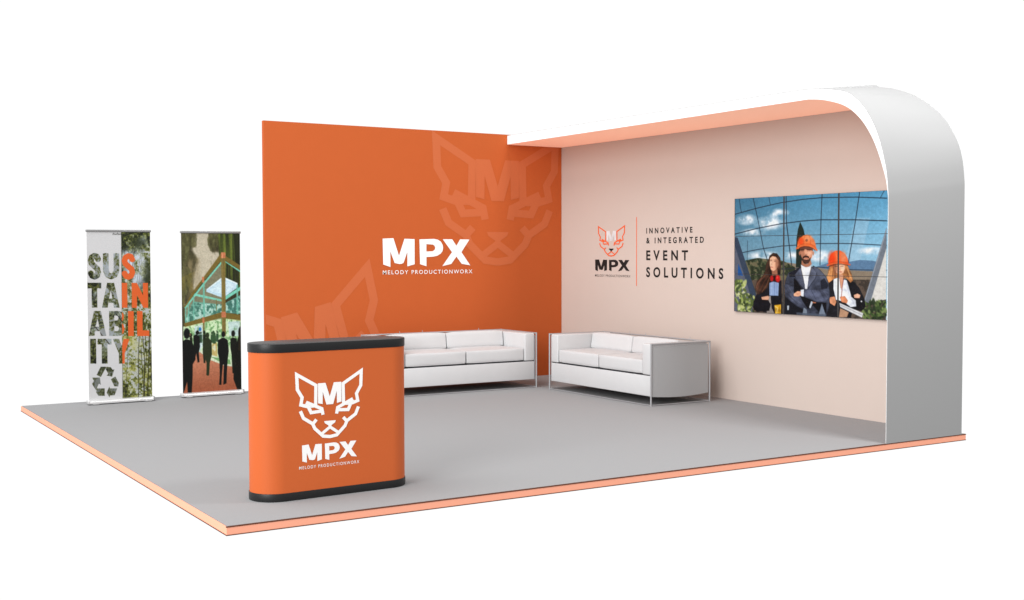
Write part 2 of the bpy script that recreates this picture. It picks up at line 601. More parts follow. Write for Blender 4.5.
# thin sheet added over the outside; its grey puts shade into the white arch
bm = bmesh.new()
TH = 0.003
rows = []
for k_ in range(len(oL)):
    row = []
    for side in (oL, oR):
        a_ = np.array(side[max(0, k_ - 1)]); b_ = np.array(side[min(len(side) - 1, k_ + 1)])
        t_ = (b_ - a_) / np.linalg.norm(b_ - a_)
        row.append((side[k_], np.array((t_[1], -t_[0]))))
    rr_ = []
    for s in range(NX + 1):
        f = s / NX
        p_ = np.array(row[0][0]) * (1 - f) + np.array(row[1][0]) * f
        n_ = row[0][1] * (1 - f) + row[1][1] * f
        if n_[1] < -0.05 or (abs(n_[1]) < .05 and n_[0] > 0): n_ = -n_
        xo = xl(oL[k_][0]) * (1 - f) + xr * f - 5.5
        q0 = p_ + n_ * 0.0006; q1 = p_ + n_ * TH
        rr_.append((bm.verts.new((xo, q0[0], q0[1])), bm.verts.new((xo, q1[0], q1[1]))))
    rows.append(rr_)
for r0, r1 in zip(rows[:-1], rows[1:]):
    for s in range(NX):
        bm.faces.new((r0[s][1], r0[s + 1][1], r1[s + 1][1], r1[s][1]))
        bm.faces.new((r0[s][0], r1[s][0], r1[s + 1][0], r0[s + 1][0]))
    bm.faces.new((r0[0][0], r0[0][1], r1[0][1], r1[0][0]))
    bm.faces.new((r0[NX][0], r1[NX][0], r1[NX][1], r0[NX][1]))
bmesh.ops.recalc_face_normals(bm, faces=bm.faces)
obj('shaded_outer_skin', bm, M_SHADED_SKIN, arch, smooth=True)
# soffit sheet just inside the shell
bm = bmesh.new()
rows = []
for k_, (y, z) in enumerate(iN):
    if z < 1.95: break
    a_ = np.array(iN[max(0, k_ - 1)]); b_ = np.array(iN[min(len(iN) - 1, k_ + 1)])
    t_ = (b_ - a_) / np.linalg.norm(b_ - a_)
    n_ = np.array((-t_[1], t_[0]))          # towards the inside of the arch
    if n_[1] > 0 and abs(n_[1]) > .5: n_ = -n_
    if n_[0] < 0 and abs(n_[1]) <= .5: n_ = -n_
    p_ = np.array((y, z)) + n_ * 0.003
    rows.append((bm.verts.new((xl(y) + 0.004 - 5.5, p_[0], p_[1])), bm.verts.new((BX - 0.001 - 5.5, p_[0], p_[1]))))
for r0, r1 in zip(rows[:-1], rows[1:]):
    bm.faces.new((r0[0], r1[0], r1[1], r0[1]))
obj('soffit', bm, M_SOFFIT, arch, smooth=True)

# ------------------------------------------------------------------ video wall
NW, NH = 146, 96
PW, PH = NW * 3, NH * 3
Hs = homography([(58, 76), (57, 518), (668, 42), (666, 552)], [(0, 0), (0, 1), (.934, 0), (.934, 1)])
P = Paint(PW, PH, Hs)
top, mid, bot = np.array((88, 148, 182.)), np.array((132, 178, 203.)), np.array((174, 198, 211.))
v = P.V[..., None]
P.a = np.where(v < .4, top + (mid - top) * (v / .4), mid + (bot - mid) * ((v - .4) / .6))
P.a *= (0.82 + 0.26 * P.U[..., None])
P.a *= .95 + .1 * fbm(PW, PH, 4, 3, 9)[..., None]
n1 = fbm(PW, PH, 5, 7, 3)
for cx, cy, rx, ry in ((105, 158, 34, 18), (200, 172, 52, 24), (232, 132, 34, 15), (130, 208, 42, 13), (180, 300, 60, 16), (290, 300, 40, 14), (400, 300, 50, 20), (610, 280, 50, 14)):
    m = P.mask_blob((cx, cy), rx, ry, .8) * np.clip(fbm(PW, PH, 16, 12, 3) * 3.2 - .75, 0, 1)
    P.put(m, (238, 240, 244), .95)
P.put(P.mask_poly([(540, 150), (600, 150), (560, 320), (500, 320)]), (190, 212, 228), .3)
# distance: hills, field, trees
P.poly([(380, 345), (440, 325), (520, 322), (560, 315), (610, 318), (668, 330), (668, 380), (380, 380)], (98, 128, 158))
P.poly([(110, 322), (190, 315), (300, 330), (430, 352), (560, 358), (668, 362), (668, 400), (110, 420)], (142, 128, 112))
g = fbm(PW, PH, 40, 26, 8)
m = P.mask_poly([(100, 318), (150, 308), (250, 318), (300, 345), (300, 420), (110, 430)])
P.put(m, (74, 84, 60), .9)
P.put(m * (g > .52), (44, 52, 38), .8)
P.put(m * (g < .42), (138, 120, 96), .6)
P.poly([(320, 166), (334, 195), (343, 235), (346, 345), (303, 345), (305, 235), (311, 195)], (38, 50, 44))
P.poly([(110, 395), (668, 392), (668, 555), (57, 525)], (98, 84, 74))
P.put(P.mask_poly([(110, 395), (668, 392), (668, 555), (57, 525)]) * (g > .5), (66, 60, 54), .8)
# glazing bars
BAR = (44, 54, 66)
for ln_, w_ in (([(57, 137), (150, 112), (250, 90), (330, 78), (410, 71), (540, 69), (668, 73)], 2.2),
                ([(57, 215), (150, 192), (250, 173), (330, 163), (405, 158), (540, 158), (668, 162)], 2.4),
                ([(65, 292), (150, 275), (250, 261), (400, 251), (530, 251), (668, 258)], 2.0),
                ([(240, 352), (400, 344), (530, 354), (668, 356)], 1.8),
                ([(75, 78), (84, 130)], 1.6), ([(132, 74), (150, 150), (175, 270), (198, 335)], 2.0), ([(196, 70), (202, 98)], 1.5),
                ([(262, 64), (264, 170), (286, 335)], 2.6), ([(409, 55), (405, 160), (402, 335)], 2.2), ([(557, 50), (541, 160), (512, 330)], 2.2),
                ([(657, 44), (640, 74)], 1.5), ([(110, 240), (108, 330)], 1.2)):
    P.line(ln_, w_, BAR, .92)
# struts and walls
P.poly([(57, 255), (132, 478), (132, 525), (57, 520)], (98, 102, 116))
P.poly([(57, 226), (69, 228), (146, 452), (130, 478), (57, 258)], (62, 74, 92))
P.poly([(72, 330), (92, 378), (70, 376)], (40, 90, 150))
P.poly([(668, 262), (668, 470), (600, 484)], (216, 212, 206))
P.poly([(668, 186), (668, 268), (603, 484), (576, 480)], (120, 126, 136))
P.line([(668, 196), (580, 478)], 1.6, (160, 166, 176))


def leaves(x0, x1, y0, y1, n, cols, seed, r=6):
    rr = random.Random(seed)
    for _ in range(n):
        x, y = rr.uniform(x0, x1), rr.uniform(y0, y1)
        P.blob((x, y), r * rr.uniform(.6, 1.5), r * rr.uniform(.35, .8), rr.choice(cols), .9, .5, rr.uniform(0, 3))


leaves(57, 100, 398, 515, 60, [(150, 164, 92), (186, 192, 128), (92, 106, 60), (70, 84, 52), (206, 206, 160)], 4, 9)
leaves(80, 138, 450, 522, 55, [(150, 164, 92), (186, 192, 128), (92, 106, 60), (58, 70, 42)], 5, 8)
leaves(575, 668, 478, 552, 90, [(66, 84, 50), (96, 116, 66), (130, 146, 92), (42, 54, 34), (50, 62, 44)], 6, 9)
# the three people of the picture, traced in three enlargements of it
def mp(ox, oy, sc):
    def f(pts): return [((ox + x / sc - 720) * 4, (oy + y / sc - 180) * 4) for x, y in pts]
    return f


def bl(f, c, rx, ry, sc, col, a=1.0, soft=.5, rot=0):
    q = f([c])[0]
    P.blob(q, rx * 4 / sc, ry * 4 / sc, col, a, soft, rot)


# woman on the left, dark hair and red ear defenders round her neck
A = mp(735, 250, 8.567)
P.body(A([(300, 255), (270, 270), (220, 330), (180, 380), (160, 440), (165, 500), (250, 515), (300, 530), (410, 530), (405, 250)]), (30, 30, 37), .3, 5, .8)
P.body(A([(300, 40), (330, 17), (365, 22), (395, 60), (400, 130), (395, 210), (370, 200), (345, 185), (318, 195), (310, 250), (290, 300), (250, 350), (200, 370), (175, 310), (190, 250), (240, 210), (262, 170), (270, 110), (290, 70)]), (58, 41, 33), .25, 3, 1.1)
for q0, c_ in (([(262, 205), (215, 260), (190, 330)], (128, 82, 62)), ([(290, 210), (250, 265), (215, 340)], (104, 62, 48)), ([(300, 225), (275, 290), (235, 345)], (134, 88, 66)), ([(232, 225), (196, 275), (184, 310)], (150, 104, 84)), ([(285, 100), (272, 160)], (86, 60, 46)), ([(390, 80), (392, 170)], (92, 62, 46))):
    P.line(A(q0), 2.0, c_, .75, .9)
P.poly(A([(318, 160), (368, 155), (372, 210), (325, 210)]), (158, 106, 84))
P.body(A([(303, 62), (325, 45), (355, 50), (378, 80), (378, 120), (362, 155), (335, 172), (312, 160), (302, 120)]), (214, 164, 136), .2, 2, .15)
P.put(P.mask_blob(A([(370, 108)])[0], 9, 24, .9), (138, 88, 68), .7)
bl(A, (318, 110), 12, 26, 8.567, (240, 196, 168), .7, .9)
for q0, w_, c_, a_ in (([(307, 84), (322, 83)], 1.3, (58, 36, 30), .85), ([(338, 86), (354, 87)], 1.3, (58, 36, 30), .85), ([(305, 74), (322, 73)], 1.0, (84, 56, 44), .6), ([(337, 75), (356, 76)], 1.0, (84, 56, 44), .6), ([(324, 92), (318, 116), (324, 119)], 1.0, (160, 104, 82), .8), ([(310, 137), (330, 138)], 1.5, (172, 88, 80), .9)):
    P.line(A(q0), w_, c_, a_, .7)
P.poly(A([(300, 270), (335, 258), (382, 270), (378, 378), (300, 376)]), (146, 166, 202))
for q0, c_ in (([(345, 262), (344, 372)], (104, 122, 160)), ([(322, 270), (318, 360)], (186, 202, 228)), ([(365, 272), (364, 365)], (120, 138, 176))):
    P.line(A(q0), 1.6, c_, .7, .9)
bl(A, (346, 232), 26, 26, 8.567, (58, 16, 18)); bl(A, (320, 232), 14, 25, 8.567, (186, 34, 34)); bl(A, (373, 234), 20, 30, 8.567, (204, 38, 36)); bl(A, (368, 224), 7, 10, 8.567, (236, 92, 84), .7, .9)
P.poly(A([(295, 380), (312, 380), (320, 480), (345, 530), (275, 530)]), (142, 132, 128)); P.line(A([(303, 385), (306, 500)]), 1.4, (206, 202, 200), .7)
P.body(A([(228, 390), (290, 378), (300, 395), (290, 415), (235, 412)]), (206, 156, 130), .3, 2, .3)
P.body(A([(160, 420), (235, 412), (290, 416), (312, 450), (300, 505), (190, 515), (158, 480)]), (22, 22, 29), .3, 3, .8)
P.body(A([(312, 380), (408, 380), (408, 455), (316, 448)]), (22, 24, 33), .2, 3, .8)
P.body(A([(345, 458), (402, 450), (402, 530), (350, 530)]), (196, 150, 44), .3, 3, 1.0)
P.line(A([(350, 470), (372, 480), (366, 520)]), 2, (232, 208, 150), .8); P.line(A([(388, 470), (392, 520)]), 2, (132, 84, 28), .7)
# woman on the right, fair hair
E_ = mp(822, 245, 8.0)
P.body(E_([(60, 270), (100, 255), (190, 260), (260, 285), (300, 330), (345, 420), (352, 480), (320, 512), (250, 500), (230, 570), (40, 570), (30, 480), (70, 400)]), (30, 30, 35), .3, 5, .9)
P.body(E_([(75, 135), (60, 180), (45, 250), (60, 290), (100, 262), (130, 250), (190, 250), (228, 290), (248, 272), (236, 220), (208, 165), (196, 130)]), (176, 118, 74), .3, 3, .9)
for q0, c_ in (([(66, 200), (54, 255)], (226, 178, 124)), ([(84, 180), (74, 270)], (214, 160, 104)), ([(98, 170), (92, 240)], (112, 70, 46)), ([(205, 190), (236, 262)], (232, 184, 130)), ([(190, 180), (212, 250)], (128, 80, 50)), ([(200, 170), (222, 230)], (214, 158, 104)), ([(110, 190), (112, 250)], (96, 60, 42))):
    P.line(E_(q0), 2.0, c_, .8, .9)
P.body(E_([(102, 140), (178, 138), (181, 180), (170, 214), (145, 226), (122, 212), (104, 180)]), (222, 170, 140), .2, 2, .15)
P.put(P.mask_blob(E_([(112, 175)])[0], 8, 26, .9), (140, 90, 66), .75)
bl(E_, (162, 176), 14, 24, 8, (244, 206, 178), .8, .9)
for q0, w_, c_, a_ in (([(108, 160), (128, 161)], 1.4, (66, 40, 34), .8), ([(146, 160), (168, 160)], 1.4, (92, 58, 46), .8), ([(140, 165), (137, 188), (146, 190)], 1.0, (172, 112, 88), .8), ([(132, 205), (156, 205)], 1.5, (182, 92, 82), .9)):
    P.line(E_(q0), w_, c_, a_, .7)
P.body(E_([(57, 150), (56, 112), (78, 62), (110, 38), (142, 36), (176, 56), (202, 95), (212, 138), (196, 148), (150, 132), (98, 138)]), (218, 98, 54), .15, 3, .1)
P.put(P.mask_blob(E_([(84, 100)])[0], 14, 26, .9), (230, 66, 26), .8)
P.put(P.mask_blob(E_([(168, 90)])[0], 12, 22, .9), (226, 146, 108), .7)
P.line(E_([(48, 154), (98, 137), (150, 133), (222, 148)]), 3.2, (222, 98, 52), 1, .8)
P.line(E_([(112, 40), (126, 90), (130, 132)]), 2.0, (240, 140, 96), .7, .9)
P.line(E_([(58, 140), (98, 128), (150, 124), (210, 134)]), 1.0, (150, 56, 28), .7, .8)
P.line(E_([(60, 162), (100, 149), (150, 144), (206, 154)]), 1.8, (74, 40, 28), .8, .8)
P.poly(E_([(132, 225), (166, 225), (168, 300), (152, 345), (140, 290)]), (216, 158, 128))
P.body(E_([(100, 262), (136, 250), (152, 345), (172, 262), (196, 268), (216, 330), (236, 400), (272, 428), (276, 476), (230, 482), (180, 442), (120, 424), (100, 340)]), (224, 227, 236), .3, 3, .5)
for q0, c_, a_ in (([(110, 270), (118, 400)], (168, 174, 190), .7), ([(196, 290), (216, 380)], (178, 184, 200), .7), ([(240, 420), (262, 470)], (180, 186, 200), .6)):
    P.line(E_(q0), 1.6, c_, a_, .9)
P.line(E_([(172, 252), (160, 330), (154, 405)]), 1.7, (146, 66, 52), .9); P.line(E_([(138, 250), (148, 330)]), 1.2, (170, 96, 76), .7)
P.body(E_([(62, 405), (110, 398), (124, 440), (110, 474), (72, 452)]), (200, 138, 104), .3, 2, .6)
P.body(E_([(140, 400), (182, 394), (208, 430), (200, 452), (156, 442)]), (188, 122, 88), .3, 2, .6)
P.body(E_([(255, 386), (285, 374), (310, 386), (302, 411), (260, 409)]), (214, 164, 138), .3, 2, .3)
P.poly(E_([(145, 490), (215, 522), (200, 560), (135, 562)]), (186, 146, 118))
P.poly(E_([(138, 448), (176, 464), (334, 530), (322, 564), (145, 482)]), (212, 212, 214)); P.line(E_([(150, 466), (326, 545)]), 1.3, (140, 140, 148), .8); P.line(E_([(146, 482), (320, 564)]), 1.2, (96, 92, 94), .7)
bl(E_, (318, 436), 6, 6, 8, (220, 220, 224))
# man in the middle, grey suit, arms crossed
B = mp(780, 230, 12.0)
P.body(B([(245, 425), (180, 465), (100, 498), (70, 560), (50, 660), (60, 760), (45, 1000), (200, 1010), (565, 1020), (600, 900), (612, 750), (590, 620), (560, 540), (480, 455), (400, 412), (345, 560), (325, 640), (300, 640), (275, 540)]), (66, 70, 84), .35, 6, .9)
P.put(P.mask_poly(B([(245, 428), (180, 468), (104, 503), (110, 545), (272, 552), (258, 470)])), (28, 30, 40), .85)
P.put(P.mask_poly(B([(400, 420), (470, 455), (552, 540), (582, 610), (500, 565), (440, 500)])), (102, 106, 122), .7)
P.poly(B([(262, 345), (290, 390), (330, 395), (370, 345), (384, 392), (350, 432), (300, 432), (258, 402)]), (176, 120, 94))
P.body(B([(250, 400), (280, 420), (312, 432), (350, 426), (386, 395), (372, 450), (350, 545), (330, 690), (304, 690), (285, 560), (262, 470)]), (224, 225, 232), .25, 3, .45)
P.line(B([(312, 434), (318, 660)]), 1.0, (166, 170, 184), .8); P.line(B([(290, 470), (306, 500)]), 1.2, (180, 184, 196), .7); P.line(B([(345, 450), (326, 520)]), 1.2, (186, 190, 202), .7)
P.body(B([(176, 525), (250, 430), (268, 520), (302, 640), (292, 700), (200, 590)]), (80, 84, 99), .3, 3, .6)
P.body(B([(386, 425), (444, 500), (432, 560), (332, 690), (345, 560)]), (92, 96, 112), .3, 3, .6)
P.line(B([(178, 528), (200, 590), (290, 700)]), 1.3, (36, 38, 48), .8); P.line(B([(444, 500), (430, 562), (336, 690)]), 1.3, (40, 42, 52), .8)
P.put(P.mask_poly(B([(166, 555), (200, 592), (262, 685), (258, 705), (168, 740)])), (14, 15, 21), .9)
P.put(P.mask_poly(B([(492, 590), (500, 692), (575, 684), (592, 640), (540, 560)])), (30, 32, 42), .75)
P.body(B([(58, 615), (150, 650), (172, 740), (250, 800), (335, 905), (322, 945), (200, 885), (56, 770)]), (74, 78, 94), .4, 4, .9)
P.put(P.mask_poly(B([(240, 762), (320, 792), (440, 842), (566, 850), (566, 965), (480, 965), (400, 884), (340, 925), (275, 832)])), (14, 16, 22), .92)
P.body(B([(286, 702), (360, 696), (500, 690), (592, 720), (612, 790), (562, 834), (440, 834), (300, 776)]), (76, 80, 97), .4, 4, .9)
for q0, c_ in (([(340, 710), (400, 800)], (120, 124, 142)), ([(380, 705), (440, 815)], (44, 46, 58)), ([(430, 704), (490, 812)], (112, 116, 134)), ([(480, 702), (540, 800)], (46, 48, 60)), ([(530, 712), (580, 780)], (110, 114, 132)), ([(90, 640), (150, 740)], (112, 116, 134)), ([(70, 680), (130, 790)], (46, 48, 60)), ([(150, 790), (260, 860)], (110, 114, 132)), ([(100, 760), (220, 870)], (44, 46, 58))):
    P.line(B(q0), 1.5, c_, .55, 1.0)
P.put(P.mask_poly(B([(60, 780), (200, 890), (320, 950), (260, 1000), (46, 1000)])), (20, 22, 29), .85)
P.body(B([(163, 748), (210, 714), (262, 716), (266, 762), (220, 778), (168, 774)]), (208, 154, 126), .3, 2, .4)
P.line(B([(190, 742), (240, 738)]), 1.0, (150, 98, 76), .7); P.line(B([(186, 758), (238, 758)]), 1.0, (150, 98, 76), .7)
P.poly(B([(250, 700), (290, 694), (286, 778), (255, 772)]), (224, 227, 234))
P.poly(B([(380, 832), (402, 845), (372, 918), (355, 906)]), (196, 202, 212)); P.poly(B([(395, 838), (442, 846), (436, 858), (398, 856)]), (184, 118, 88))
P.poly(B([(512, 858), (566, 1020), (465, 1020)]), (122, 132, 148)); P.poly(B([(290, 910), (322, 930), (334, 1000), (270, 1000)]), (128, 138, 152))
P.poly(B([(200, 965), (566, 990), (566, 1020), (200, 1005)]), (84, 92, 106), .8); P.poly(B([(85, 888), (108, 884), (106, 936), (88, 940)]), (186, 192, 202))
# his head
bl(B, (236, 268), 11, 24, 12, (172, 110, 86)); bl(B, (404, 268), 9, 24, 12, (196, 138, 110))
P.body(B([(240, 195), (290, 180), (360, 185), (397, 210), (396, 262), (390, 310), (370, 345), (345, 382), (315, 388), (285, 372), (262, 330), (250, 290), (242, 250)]), (198, 140, 112), .2, 3, .15)
P.put(P.mask_poly(B([(238, 195), (284, 190), (296, 300), (272, 350), (250, 290)])), (140, 90, 70), .5)
bl(B, (352, 268), 26, 26, 12, (236, 186, 158), .8, 1.0); bl(B, (280, 268), 16, 18, 12, (196, 136, 108), .7, 1.0); bl(B, (312, 262), 9, 34, 12, (228, 176, 146), .8, .9)
P.put(P.mask_poly(B([(234, 195), (300, 178), (370, 186), (400, 214), (396, 240), (345, 222), (290, 222), (240, 240)])), (84, 54, 46), .8)
for q0, w_, c_, a_ in (([(254, 230), (290, 228)], 2.0, (44, 28, 26), .9), ([(324, 225), (368, 228)], 2.0, (44, 28, 26), .9), ([(258, 242), (286, 242)], 1.0, (108, 70, 56), .8), ([(330, 240), (362, 240)], 1.0, (120, 80, 64), .8), ([(300, 280), (322, 284)], 1.2, (128, 80, 64), .9)):
    P.line(B(q0), w_, c_, a_, .8)
P.put(P.mask_poly(B([(272, 310), (308, 290), (346, 303), (358, 335), (330, 320), (300, 320), (276, 336)])), (56, 36, 32), .9)
P.put(P.mask_poly(B([(258, 305), (272, 330), (292, 340), (320, 344), (350, 338), (372, 312), (370, 345), (345, 386), (315, 394), (283, 378), (264, 345)])), (60, 41, 36), .85)
P.line(B([(302, 328), (336, 329)]), 1.4, (168, 96, 84), .9)
P.body(B([(203, 200), (212, 135), (240, 90), (280, 58), (322, 48), (370, 65), (410, 110), (430, 160), (438, 205), (424, 232), (396, 205), (350, 188), (290, 184), (240, 198), (214, 222)]), (220, 116, 66), .15, 3, .1)
P.put(P.mask_blob(B([(248, 130)])[0], 12, 17, .9), (232, 78, 32), .85)
P.put(P.mask_blob(B([(340, 88)])[0], 16, 11, 1.0), (236, 160, 116), .75)
P.put(P.mask_blob(B([(395, 150)])[0], 9, 16, 1.0), (222, 132, 86), .7)
P.line(B([(196, 212), (240, 180), (300, 167), (370, 172), (424, 198), (446, 232)]), 3.8, (226, 112, 60), 1, .8)
P.line(B([(300, 60), (288, 110), (286, 158)]), 1.4, (176, 78, 44), .6, .9); P.line(B([(352, 60), (366, 110), (368, 160)]), 1.4, (176, 84, 50), .6, .9)
P.line(B([(212, 192), (245, 166), (300, 154), (368, 160), (420, 182)]), 1.1, (168, 70, 36), .7, .8)
P.line(B([(216, 224), (242, 200), (292, 187), (350, 191), (398, 210), (424, 234)]), 1.4, (96, 44, 28), .85, .8)
bl(B, (320, 115), 15, 16, 12, (128, 74, 52), .9, .6); bl(B, (322, 112), 6, 6, 12, (196, 140, 110), .8, .8)
P.a = blur(P.a, 1) * .5 + P.a * .5
P.a = np.clip((P.a - 128) * 1.13 + 128, 4, 250)
P.a *= .93 + .14 * fbm(PW, PH, 90, 60, 400, 2)[..., None]
P.a += (np.random.RandomState(1).rand(PH, PW, 1) - .5) * 12

vw = thing('video_wall', 'large video screen of nine displays showing three people, two in orange helmets', 'video screen', (BX, 0, 0))
VY0, CWID = 2.596, 0.662
VZ1, RH = 1.951, 0.3617
for ci in range(3):
    for ri in range(3):
        y1 = VY0 - ci * CWID; y0 = y1 - CWID
        z1 = VZ1 - ri * RH; z0 = z1 - RH
        body = obj('display_panel', box(-0.0215, -0.001, y0 + 0.0006, y1 - 0.0006, z0 + 0.0005, z1 - 0.0005), M_BEZEL, vw)
        gy, gz = 0.0095, 0.0024
        img = P.a[ri * NH:(ri + 1) * NH, ci * NW:(ci + 1) * NW]
        me = grid_mesh('screen', img, lambda s, t, y0=y0, y1=y1, z0=z0, z1=z1: (-0.0225, (y1 - gy) + ((y0 + gy) - (y1 - gy)) * s, (z1 - gz) + ((z0 + gz) - (z1 - gz)) * t))
        mesh_obj('screen', me, M_SCREEN, body)

# ------------------------------------------------------------------ roll-up banners
def roll_up(label, x0, x1, y, h, img, rz=0.0):
    w = x1 - x0
    r = thing('roll_up_banner', label, 'banner', ((x0 + x1) / 2, y, 0), rz, 'roll-up banners at the back edge of the carpet')
    hw = w / 2
    me = grid_mesh('print', img, lambda s, t: (-hw + w * s, -0.004, h - 0.012 + (0.044 - h + 0.012) * t), 0.74)
    mesh_obj('print', me, M_PRINT, r)
    obj('backing', box(-hw, hw, -0.0035, -0.0005, 0.05, h - 0.012), M_BACK, r)
    bm = box(-hw - 0.008, hw + 0.008, -0.012, 0.010, h - 0.014, h + 0.008, 0.004)
    obj('top_rail', bm, M_ALU_DARK, r, smooth=True)
    # cassette: rounded profile along x
    pr = [(-0.045, 0.010), (-0.046, 0.026), (-0.042, 0.037), (-0.030, 0.044), (-0.012, 0.046), (0.020, 0.046), (0.036, 0.041), (0.045, 0.026), (0.045, 0.010)]
    bm = bmesh.new()
    x_a, x_b = -hw - 0.004, hw + 0.004
    A = [bm.verts.new((x_a, py, pz)) for py, pz in pr]
    B = [bm.verts.new((x_b, py, pz)) for py, pz in pr]
    for i in range(len(pr)):
        j = (i + 1) % len(pr)
        bm.faces.new((A[i], B[i], B[j], A[j]))
    bm.faces.new(A); bm.faces.new(list(reversed(B)))
    bmesh.ops.recalc_face_normals(bm, faces=bm.faces)
    cas = obj('base_cassette', bm, M_ALU, r, smooth=True)
    for sx in (-1, 1):
        obj('end_cap', box(sx * (hw + 0.010) - 0.0055, sx * (hw + 0.010) + 0.0055, -0.048, 0.048, 0.009, 0.047, 0.004), M_ALU_DARK if sx > 0 else M_ALU, cas, smooth=True)
        obj('foot', box(sx * (hw - 0.05) - 0.03, sx * (hw - 0.05) + 0.03, -0.07, 0.09, 0.001, 0.0095, 0.002), M_ALU_DARK, r)
    obj('pole', add_tube(bmesh.new(), (0, 0.022, 0.05), (0, 0.018, h), 0.008), M_ALU, r, smooth=True)
    return r


# sheet one: white and forest, cut-out letters
def forest(w, h, seed, streak=0.0):
    f1 = fbm(w, h, 7, 17, seed); f2 = fbm(w, h, 40, 100, seed + 20, 3); f3 = fbm(w, h, 3, 6, seed + 40, 2)
    L = np.clip((f1 * .55 + f2 * .6 + f3 * .35 - .75) * 3.2 + .5, 0, 1)[..., None]
    c0, c1, c2, c3 = (np.array(c, float) for c in ((34, 40, 22), (88, 98, 42), (146, 152, 78), (214, 220, 220)))
    a = np.where(L < .35, c0 + (c1 - c0) * L / .35, np.where(L < .7, c1 + (c2 - c1) * (L - .35) / .35, c2 + (c3 - c2) * (L - .7) / .3))
    return a


BW, BH = 170, 440
H1 = homography([(46, 38), (449, 38), (52, 1112), (455, 1086)], [(0, 0), (1, 0), (0, 1), (1, 1)])
P = Paint(BW, BH, H1)
F = forest(BW, BH, 11)
Pf = Paint(BW, BH, H1); Pf.a = F * .84
n_ = fbm(BW, BH, 9, 22, 77)
for c_, rx, ry in (((350, 290), 70, 110), ((330, 190), 60, 50), ((400, 110), 30, 40), ((330, 560), 40, 60), ((300, 480), 30, 60)):
    Pf.put(Pf.mask_blob(c_, rx, ry, .9) * np.clip(n_ * 3 - .9, 0, 1), (208, 218, 234), .9)
for c_, rx, ry in (((345, 100), 40, 34), ((395, 120), 26, 40), ((430, 300), 22, 90)):
    Pf.put(Pf.mask_blob(c_, rx, ry, .8) * np.clip(n_ * 2.4 - .4, 0, 1), (40, 48, 28), .85)
Pf.put(Pf.mask_poly([(265, 700), (455, 700), (455, 1100), (265, 1100)]) * np.clip(fbm(BW, BH, 10, 40, 91) * 2.6 - 1.0, 0, 1), (190, 186, 92), .55)
rr = random.Random(5)
for _ in range(9):
    x = rr.uniform(270, 455); y = rr.uniform(650, 820)
    Pf.line([(x, y), (x + rr.uniform(-12, 12), y + 150), (x + rr.uniform(-22, 22), 1100)], rr.uniform(.9, 2.2), (36, 36, 22), .75)
for _ in range(8):
    x = rr.uniform(270, 440)
    Pf.line([(x, rr.uniform(50, 120)), (x + rr.uniform(-40, 40), rr.uniform(250, 420))], rr.uniform(.8, 1.4), (50, 52, 34), .6)
P2 = Paint(BW, BH, H1); P2.a = forest(BW, BH, 31)
P2.a *= .66
P2.put(np.clip(fbm(BW, BH, 8, 18, 55) * 3 - 1.35, 0, 1), (176, 188, 198), .7)
for k_ in range(52):
    x = -120 + k_ * 22 + rr.uniform(-8, 8); y = 140 + rr.uniform(0, 760)
    Lg = rr.uniform(60, 150)
    dx = rr.choice((-.5, .6, .8, .7)) * Lg
    P2.line([(x, y), (x + dx, y + Lg)], rr.uniform(1.2, 3.4), rr.choice([(34, 34, 34), (46, 50, 44), (60, 56, 48), (176, 184, 190)]), .85)
for y in (590, 610, 628):
    P2.line([(52, y + 30), (165, y)], 2.2, (40, 42, 46), .85)
P.a[:] = (208, 208, 209)
SPLIT = 265
right = P.mask_poly([(SPLIT, 30), (470, 30), (470, 1130), (SPLIT + 2, 1130)])
P.a = P.a * (1 - right[..., None]) + Pf.a * right[..., None]
P.line([(SPLIT + 1, 40), (SPLIT + 1, 1100)], 1.3, (74, 76, 62), .7)
px = BW / 403.0
mask = np.zeros((BH, BW))


def U_(m): 
    global mask
    mask = np.maximum(mask, m)


def bx_(x0, x1, y0, y1): U_(P.mask_poly([(x0, y0), (x1, y0), (x1, y1), (x0, y1)]))


def sS(x0, x1, y0, y1, w):
    X = lambda a: x0 + w / 2 + a * (x1 - x0 - w); Y = lambda a: y0 + w / 2 + a * (y1 - y0 - w)
    U_(P.mask_line([(X(a), Y(c)) for a, c in ((1, .16), (.82, .03), (.5, 0), (.15, .07), (0, .22), (.1, .36), (.5, .5), (.88, .62), (1, .78), (.85, .94), (.5, 1), (.18, .96), (0, .84))], w * px))


sS(54, 136, 174, 342, 36)
sS(267, 352, 174, 342, 36)
U_(P.mask_line([(167, 192), (167, 285), (178, 312), (200, 322), (222, 312), (234, 285), (234, 192)], 36 * px)); bx_(149, 185, 176, 200); bx_(216, 252, 176, 200)
bx_(49, 137, 362, 398); bx_(76, 111, 362, 520)


def aA(x0, x1, y0, y1, cl):
    c_ = (x0 + x1) / 2
    U_(P.mask_poly([(c_ - 22, y0), (c_ + 22, y0), (x1, y1), (x1 - 36, y1), (c_ + 15, y1 - 30), (c_ - 15, y1 - 30), (x0 + 36, y1), (x0, y1)]))
    global mask
    mask = mask * (1 - P.mask_poly([(c_, y0 + 48), (c_ + 11, y1 - 58), (c_ - 11, y1 - 58)]))


